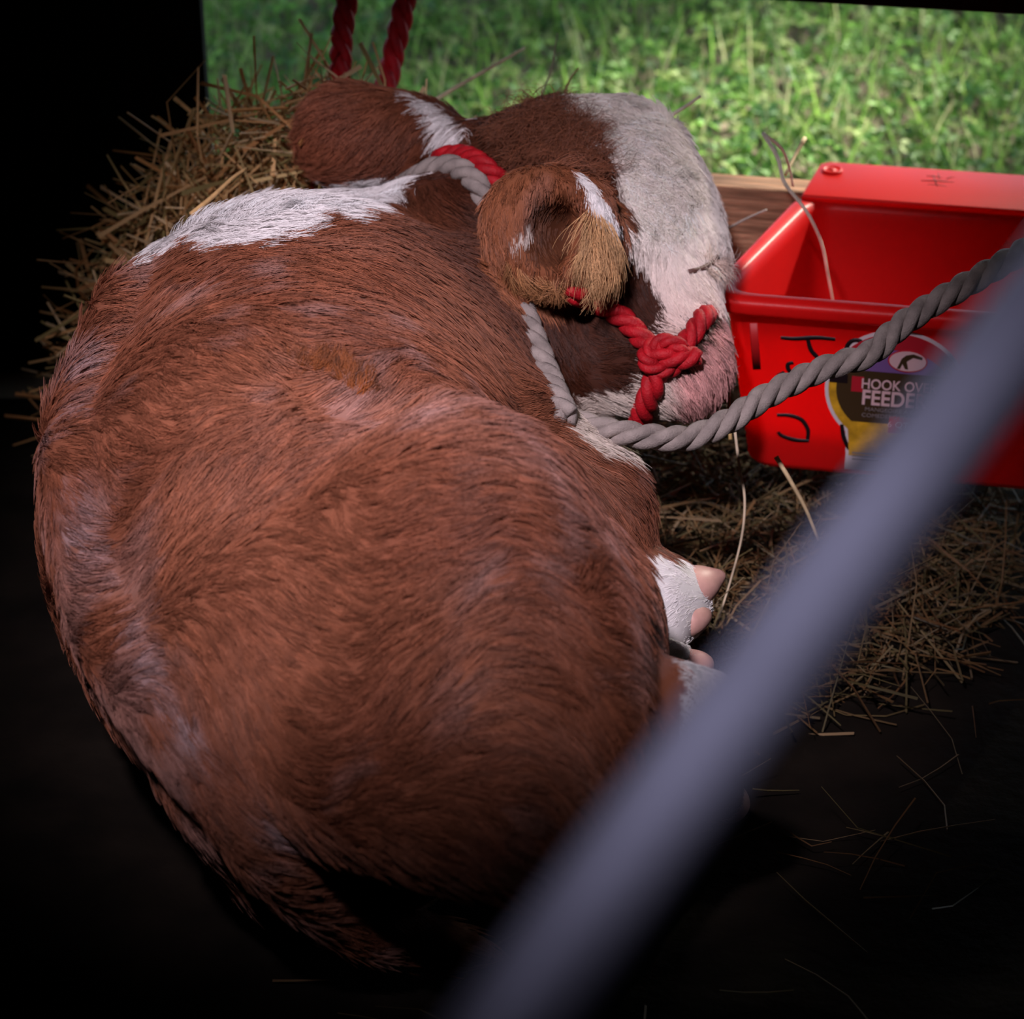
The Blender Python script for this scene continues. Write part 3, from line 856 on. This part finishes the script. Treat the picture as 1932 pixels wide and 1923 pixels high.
# ---------------------------------------------------------------- ropes
def lift_path(spec, off, soft=0):
    """spec rows (px,py[,depth]); rows without a depth lie on the calf"""
    out = []
    for s_ in spec:
        if len(s_) == 3: out.append(P(*s_))
        else:
            d = trace(*s_)
            out.append(P(s_[0], s_[1], (d or 2.4)-off))
    out = np.array(out)
    for _ in range(soft): out[1:-1] = .25*out[:-2]+.5*out[1:-1]+.25*out[2:]
    return out
dA = trace(915, 375); dB = trace(985, 585)
npath = [(745,360,2.52),(775,345,2.45),(794,331,2.41),(817,317,2.408),(845,311,2.402),(878,320,2.376),(902,346,2.36),(918,380,2.36),(935,430,2.37),(955,490,2.36),(972,545,2.34),(988,590),(1008,640),(1030,700),(1052,755),(1070,788)]
o = rope('neck_rope', lift_path(npath, .011, 1), .0125, M_ropeg, None, 3, 5.0)
tag(o, 'grey twisted rope looped round the calf neck just behind the ears', 'rope')
clip_c = P(1072, 787, 2.21)
lead = bpy.data.objects.new('lead_rope', None); col.objects.link(lead); lead.location = clip_c
tag(lead, 'thick grey rope hanging in front of the red feeder', 'rope')
dj = trace(1090, 800) or 2.24
lp = [P(1062,790,2.215),P(1090,797,2.205),P(1130,810,2.19),P(1180,818,2.18),P(1240,826,2.18),P(1300,826,2.185),P(1370,797,2.19),P(1450,745,2.20),P(1550,697,2.21),P(1640,668,2.215),P(1690,622,2.22),P(1745,583,2.225),P(1830,533,2.23),P(1930,475,2.24),P(2060,395,2.28),P(2250,250,2.36)]
rope('strands', np.array(lp)-clip_c, .0122, M_ropeg, lead, 3, 5.4)
Vc, Fc = [], []
ring = np.array([clip_c+CAMX*.004*math.cos(a)+UPV*.009*math.sin(a)-FWD*.006 for a in np.linspace(0, 2*np.pi, 22)])
Vt, Ft = tube_arrays(ring, .0016, 8)
o = quads_obj('clip', Vt-clip_c, Ft, M_chrome, lead); tag(o, 'bright metal clip')

halter = bpy.data.objects.new('halter', None); col.objects.link(halter)
tag(halter, 'red rope halter tied round the calf head and nose', 'halter')
hp = [P(828,306,2.47), *lift_path([(838,297),(865,293),(895,301),(922,322)], .010), P(948,350,2.372), P(975,420,2.40), P(1020,500,2.40), *lift_path([(1078,548),(1100,560),(1140,578),(1180,605),(1212,640),(1240,668)], .006)]
halter.location = hp[-1]; hl = np.array(halter.location)
rope('cheek_rope', np.array(hp)-hl, .0112, M_roper, halter, 3, 4.4)
nb = lift_path([(1238,668),(1262,668),(1290,650),(1312,622),(1328,598)], .007)
nb = np.vstack([nb, nb[-1]+FWD*.05+CAMX*.012+UPV*.006])
rope('nose_band', nb-hl, .0105, M_roper, halter, 3, 4.4)
cb = lift_path([(1245,672),(1238,705),(1226,745),(1210,785)], .006)
cb = np.vstack([cb, cb[-1]+FWD*.05-UPV*.012])
rope('chin_band', cb-hl, .0118, M_roper, halter, 3, 4.6)
kc = lift_path([(1252,672)], .014)[0]
kn = np.array([kc+CAMX*.017*math.cos(a)*(1+.12*math.sin(2*a))+UPV*.013*math.sin(a)-FWD*.004*math.sin(2*a) for a in np.linspace(0, 2*np.pi, 14)])
rope('knot', kn-hl, .0085, M_roper, halter, 3, 4.4)
e = lift_path([(1235,662),(1262,676),(1296,676),(1316,668)], .016)
rope('knot_end', e-hl, .0105, M_roper, halter, 3, 4.4)

rl = np.array([P(672,-60,2.60),P(655,0,2.60),P(645,70,2.60),P(640,150,2.59),P(625,250,2.58),P(610,330,2.57),P(610,375,2.56),P(632,385,2.55),P(655,350,2.56),P(690,260,2.58),P(727,165,2.59),P(740,110,2.60),P(754,50,2.60),P(764,0,2.60),P(775,-60,2.60)])
o = rope('hanging_rope', rl, .0125, M_roper, None, 3, 5.0)
tag(o, 'doubled red rope hanging down behind the calf far ear', 'rope')

# ---------------------------------------------------------------- gate in the foreground
ga = P(1988, 545, .60); gb = P(1064, 1800, .52)
gd = (gb-ga)/np.linalg.norm(gb-ga)
Vg, Fg = tube_arrays(np.array([ga-gd*.45, ga, gb, gb+gd*.25]), .0118, 32)
o = quads_obj('gate_bar', Vg, Fg, M_steel)
tag(o, 'blurred grey metal gate bar slanting across the lower right foreground', 'gate bar')

# ---------------------------------------------------------------- hay
HAYC = np.array([[.54,.29,.11],[.64,.39,.17],[.46,.22,.08],[.48,.33,.14],[.66,.48,.27],[.34,.26,.10]])
def hay(name, starts, dirs, lens, wid, r, bend=0.15, col_gain=1.0):
    n = len(starts); R = np.random.default_rng(r)
    d = dirs/np.linalg.norm(dirs, axis=1)[:, None]
    a = R.normal(size=(n, 3)); s_ = np.cross(d, a); s_ /= np.linalg.norm(s_, axis=1)[:, None]; u_ = np.cross(d, s_)
    nseg = 4; tri = 3
    bx = R.normal(0, bend, n)[:, None]*u_
    kk = R.uniform(.35, .7, n)
    V = np.zeros((n, nseg, tri, 3))
    flat = R.uniform(.25, 1.0, n)
    for i in range(nseg):
        f = i/(nseg-1)
        c = starts + d*(lens*f)[:, None] + bx*(lens*np.minimum(f/kk, (1-f)/(1-kk)).clip(0, 1))[:, None]
        w = wid*(1-0.55*f)
        for j in range(tri):
            an = 2*np.pi*j/tri
            V[:, i, j] = c + s_*(w*math.cos(an))[:, None] + u_*(w*flat*math.sin(an))[:, None]
    base = (np.arange(n)*nseg*tri)[:, None]
    q = []
    for i in range(nseg-1):
        for j in range(tri):
            k = (j+1) % tri
            q.append([i*tri+j, i*tri+k, (i+1)*tri+k, (i+1)*tri+j])
    q = np.array(q)
    Fq = (base[:, :, None]+q[None]).reshape(-1, 4)
    o = np_mesh(name, V.reshape(-1, 3), Fq, M_hay, smooth=False)
    c = HAYC[R.integers(0, len(HAYC), n)]*R.uniform(.65, 1.15, n)[:, None]*col_gain
    point_color(o, np.repeat(np.clip(c, 0, 1), nseg*tri, 0))
    return o
def mound(n, c, rad, h, seed, tilt=.45, lmin=.05, lmax=.20, wmin=.0009, wmax=.0026):
    R = np.random.default_rng(seed)
    an = R.uniform(0, 6.283, n); rr = np.sqrt(R.uniform(0, 1, n))
    x = c[0]+rad[0]*rr*np.cos(an); y = c[1]+rad[1]*rr*np.sin(an)
    z = h*np.sqrt(np.maximum(1-rr**2, 0))*R.uniform(.55, 1.0, n)+c[2]
    D = np.stack([R.normal(size=n), R.normal(size=n), R.normal(size=n)*tilt], 1)
    L = R.uniform(lmin, lmax, n); D /= np.linalg.norm(D, axis=1)[:, None]
    S = np.stack([x, y, z], 1)-D*(L*.5)[:, None]
    S[:, 2] = np.maximum(S[:, 2], .004)
    D[:, 2] = np.maximum(D[:, 2], (0.006-S[:, 2])/L)
    return S, D, L, R.uniform(wmin, wmax, n)
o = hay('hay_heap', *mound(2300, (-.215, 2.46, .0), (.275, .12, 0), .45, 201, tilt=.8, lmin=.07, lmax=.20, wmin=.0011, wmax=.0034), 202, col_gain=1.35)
tag(o, 'heap of loose golden hay behind the calf shoulder and far ear', 'hay', kind='stuff')
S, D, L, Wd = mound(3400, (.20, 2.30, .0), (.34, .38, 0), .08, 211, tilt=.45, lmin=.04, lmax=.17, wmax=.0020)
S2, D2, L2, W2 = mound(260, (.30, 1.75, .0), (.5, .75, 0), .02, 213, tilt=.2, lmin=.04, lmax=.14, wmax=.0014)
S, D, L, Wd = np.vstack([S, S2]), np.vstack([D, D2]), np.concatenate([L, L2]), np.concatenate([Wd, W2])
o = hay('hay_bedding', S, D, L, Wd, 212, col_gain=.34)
tag(o, 'dark loose hay bedding spread on the floor below the feeder', 'hay', kind='stuff')

def straw(pts, r, label, rgb=(.62,.46,.26), group=None):
    path = resample(pts, .008)
    V_, F_ = tube_arrays(path, r*np.linspace(1, .65, len(path)), 7)
    o = quads_obj('straw', V_, F_, mat_plain('straw_stalk', rgb, .6, .3, noise=.25, nscale=60))
    return tag(o, label, 'straw', group)
straw([P(1440,252,2.50),P(1468,300,2.47),P(1480,345,2.45),P(1522,400,2.44),P(1550,460,2.46),P(1562,520,2.48),P(1572,572,2.50)], .0022, 'long bent pale stalk hanging into the open red feeder', (.72,.60,.48))
straw([P(1440,252,2.50),P(1475,280,2.50),P(1490,320,2.52),P(1496,352,2.53)], .0018, 'thin pale stalk bent over beside the feeder corner', (.62,.48,.38))
straw([P(1519,260,2.56),P(1502,290,2.55),P(1482,330,2.53)], .0024, 'short thick yellow stalk standing up by the feeder lip')
straw([P(1376,430,2.58),P(1410,412,2.56),P(1446,396,2.54)], .0014, 'fine grey stalk lying against the wooden rail', (.50,.42,.38))
straw([P(790,208,2.62),P(860,165,2.64),P(930,125,2.66),P(990,90,2.68)], .0026, 'thick pale stalk poking up between the ears against the grass', (.75,.62,.42))
straw([P(1245,230,2.50),P(1285,206,2.50),P(1322,181,2.50)], .0024, 'short pale stalk sticking out past the white forehead', (.72,.66,.52))
straw([P(1020,185,2.62),P(1040,130,2.62),P(1052,62,2.62)], .0012, 'thin upright grass stalk rising behind the forelock', (.30,.26,.16))
straw([P(1064,180,2.60),P(1075,150,2.60),P(1092,128,2.60)], .0014, 'short brown stalk tip just above the poll', (.32,.16,.08))
straw([P(360,405,2.30),P(400,372,2.32),P(440,335,2.36),P(465,318,2.38)], .0026, 'bright orange stalk leaning on the white crest of the back', (.70,.42,.18))
straw([P(420,150,2.62),P(500,270,2.58),P(560,340,2.56)], .0024, 'long straight stalk leaning across the hay heap', (.50,.34,.17))
straw([P(1385,800,2.30),P(1395,880,2.30),P(1405,940,2.31),P(1400,1010,2.32),P(1380,1090,2.33),P(1352,1180,2.33)], .0015, 'long crooked pale stalk hanging down beside the white foot', (.58,.46,.32))
straw([P(1464,862,2.32),P(1490,905,2.32),P(1520,960,2.33),P(1545,1020,2.34)], .0024, 'thick yellow stalk lying under the feeder')
straw([P(1338,1085,2.25),P(1318,1150,2.25),P(1285,1215,2.26),P(1255,1290,2.27)], .0017, 'flat tan stalk lying over the white foot', (.66,.44,.22))
straw([P(1378,830,2.34),P(1374,740,2.36),P(1370,700,2.37)], .0020, 'upright dull stalk by the left side of the feeder', (.40,.26,.10))

# ---------------------------------------------------------------- grass and clover
def clover(n, seed):
    R = np.random.default_rng(seed)
    y = R.uniform(2.86, 5.2, n); x = R.uniform(-.40, .34, n)*y*1.05+.05
    z = R.uniform(.01, .07, n)
    sz = R.uniform(.010, .020, n)
    tx = R.normal(0, .4, n); ty = R.normal(-.15, .4, n)
    nn = np.stack([tx, ty, np.ones(n)], 1); nn /= np.linalg.norm(nn, axis=1)[:, None]
    a0 = R.uniform(0, 6.28, n)
    e1 = np.cross(nn, np.array([0, 1.0, 0])); e1 /= np.linalg.norm(e1, axis=1)[:, None]; e2 = np.cross(nn, e1)
    shape = [(0, 0), (.55, -.42), (1.0, -.40), (1.22, 0), (1.0, .40), (.55, .42)]
    Vs = np.zeros((n, 3, 6, 3))
    c = np.stack([x, y, z], 1)
    for k in range(3):
        a = a0+k*2.094
        r1 = np.cos(a)[:, None]*e1+np.sin(a)[:, None]*e2; r2 = np.cross(nn, r1)
        for j, (p, q) in enumerate(shape):
            Vs[:, k, j] = c+(r1*p+r2*q+nn*(abs(q)*.35-.15*p*p))*sz[:, None]
    b = (np.arange(n*3)*6)[:, None]
    Fq = np.concatenate([b+np.array([[0,1,2,3]]), b+np.array([[0,3,4,5]])], 0)
    o = np_mesh('clover', Vs.reshape(-1, 3), Fq, M_leaf, smooth=False)
    cs = np.array([[.15,.32,.07],[.20,.42,.09],[.28,.50,.12],[.10,.22,.08],[.40,.50,.18]])[R.integers(0, 5, n)]*R.uniform(.6, 1.1, n)[:, None]
    point_color(o, np.repeat(cs, 18, 0))
    return o
tag(clover(12500, 301), 'bright green clover and weeds growing outside behind the rail', 'clover', kind='stuff')
def blades(n, seed):
    R = np.random.default_rng(seed)
    y = R.uniform(2.90, 5.3, n); x = R.uniform(-.40, .34, n)*y*1.05+.05
    h = R.uniform(.05, .15, n); w = R.uniform(.0012, .003, n); a = R.uniform(0, 6.28, n)
    ln = np.stack([np.cos(a)*R.uniform(.1, .6, n), np.sin(a)*R.uniform(.1, .6, n), np.ones(n)], 1)
    sd = np.stack([-np.sin(a), np.cos(a), np.zeros(n)], 1)
    c = np.stack([x, y, np.zeros(n)], 1)
    Vs = np.zeros((n, 3, 2, 3))
    for i, (f, g) in enumerate([(0, 1.0), (.55, .8), (1.0, .12)]):
        p = c+ln*(h*f)[:, None]+ln*np.array([1, 1, 0])*(h*f*f*.6)[:, None]
        Vs[:, i, 0] = p-sd*(w*g)[:, None]; Vs[:, i, 1] = p+sd*(w*g)[:, None]
    b = (np.arange(n)*6)[:, None]
    Fq = np.concatenate([b+np.array([[0,1,3,2]]), b+np.array([[2,3,5,4]])], 0)
    o = np_mesh('grass', Vs.reshape(-1, 3), Fq, M_leaf, smooth=False)
    cs = np.array([[.20,.38,.08],[.30,.48,.11],[.15,.28,.08],[.46,.46,.26]])[R.integers(0, 4, n)]*R.uniform(.6, 1.1, n)[:, None]
    point_color(o, np.repeat(cs, 6, 0))
    return o
tag(blades(6500, 302), 'green grass blades standing among the clover outside', 'grass', kind='stuff')

# ---------------------------------------------------------------- added tree, unseen above the frame, to shade the grass
tree = bpy.data.objects.new('added_tree', None); col.objects.link(tree); tree.location = (-1.6, 7.6, 0)
tag(tree, 'unseen leafy tree added outside to shade the edges of the grass', 'tree')
M_bark = mat_plain('tree_bark', (.09, .06, .04), .9, .1, noise=.4, nscale=20, bump=.8, bscale=40)
Vt, Ft = tube_arrays(resample([(0,0,0),(.05,.05,1.2),(-.1,-.1,2.4),(-.4,-.3,3.4)], .15), np.linspace(.17, .08, len(resample([(0,0,0),(.05,.05,1.2),(-.1,-.1,2.4),(-.4,-.3,3.4)], .15))), 14)
quads_obj('trunk', Vt, Ft, M_bark, tree)
GAP_C = np.array([.27, 3.36, 0.0]); sdv = np.array(SUN_FROM)
def crown(n, seed):
    R = np.random.default_rng(seed)
    c = np.stack([R.uniform(-2.6, 6.6, n), R.uniform(3.2, 10.5, n), R.uniform(2.6, 3.5, n)], 1)
    q = c-GAP_C; al = q @ sdv; off = np.linalg.norm(q-al[:, None]*sdv, axis=1)       # opening shaped to pool sun on the grass
    q2 = c-GAP2_C; off2 = np.linalg.norm(q2-(q2 @ sdv)[:, None]*sdv, axis=1)  # second opening, aims a sunbeam into the feeder
    c = c[(off > GAP_R*R.normal(1, .12, n)) & (off2 > GAP2_R)]; n = len(c)
    nn = R.normal(size=(n, 3)); nn[:, 2] = np.abs(nn[:, 2])+.6; nn /= np.linalg.norm(nn, axis=1)[:, None]
    e1 = np.cross(nn, R.normal(size=(n, 3))); e1 /= np.linalg.norm(e1, axis=1)[:, None]; e2 = np.cross(nn, e1)
    sz = R.uniform(.07, .13, n)[:, None]
    V_ = np.stack([c-e1*sz, c-e2*sz*.55+nn*sz*.12, c+e1*sz, c+e2*sz*.55+nn*sz*.12], 1).reshape(-1, 3)
    o = np_mesh('crown', V_-np.array(tree.location), np.arange(4*n).reshape(-1, 4), M_leaf, tree, False)
    cs = np.array([.08, .20, .04])*R.uniform(.6, 1.3, n)[:, None]
    point_color(o, np.repeat(cs, 4, 0)); return o
GAP_R = .40; GAP2_C = np.array([.285, 2.29, .27]); GAP2_R = .16
crown(30000, 401)

# ---------------------------------------------------------------- added lamps, unseen above the frame
def added_lamp(pos, aim, power, size, color, soft, label):
    """added spot lamp: tin shade with a bulb on a drop cord"""
    root = bpy.data.objects.new('added_lamp', None); col.objects.link(root); root.location = pos
    tag(root, label, 'lamp')
    ax = np.array((pos-aim).normalized()); T = ax
    prof = [(-.02, .098), (-.018, .100), (.05, .075), (.085, .035), (.11, .022), (.15, .022)]
    path = np.array([T*z for z, _ in prof])
    V_, F_ = tube_arrays(path, np.array([r for _, r in prof]), 28, caps=False)
    o = quads_obj('shade', V_, F_, M_barn, root)
    sm = o.modifiers.new('thickness', 'SOLIDIFY'); sm.thickness = .003
    top = T*.15
    V_, F_ = tube_arrays(resample([top, top*1.2+np.array([0, 0, .04]), np.array([top[0]*1.2, top[1]*1.2, 2.8-pos[2]])], .02), .004, 8)
    quads_obj('cord', V_, F_, M_barn, root)
    d_ = bpy.data.lights.new('bulb', 'SPOT'); l = bpy.data.objects.new('bulb', d_); col.objects.link(l); l.parent = root
    l.rotation_euler = (pos-aim).to_track_quat('Z', 'Y').to_euler()
    d_.energy = power; d_.spot_size = math.radians(size); d_.spot_blend = 1.0; d_.shadow_soft_size = soft; d_.color = color
added_lamp(LAMP_POS, LAMP_AIM, LAMP_POWER, LAMP_SIZE, LAMP_COLOR, .07, 'unseen tin shaded lamp added to light the calf and fade the edges')
added_lamp(BAR_LAMP_POS, BAR_LAMP_AIM, BAR_LAMP_POWER, BAR_LAMP_SIZE, BAR_LAMP_COLOR, .05, 'unseen tin shaded lamp added to light the gate bar')
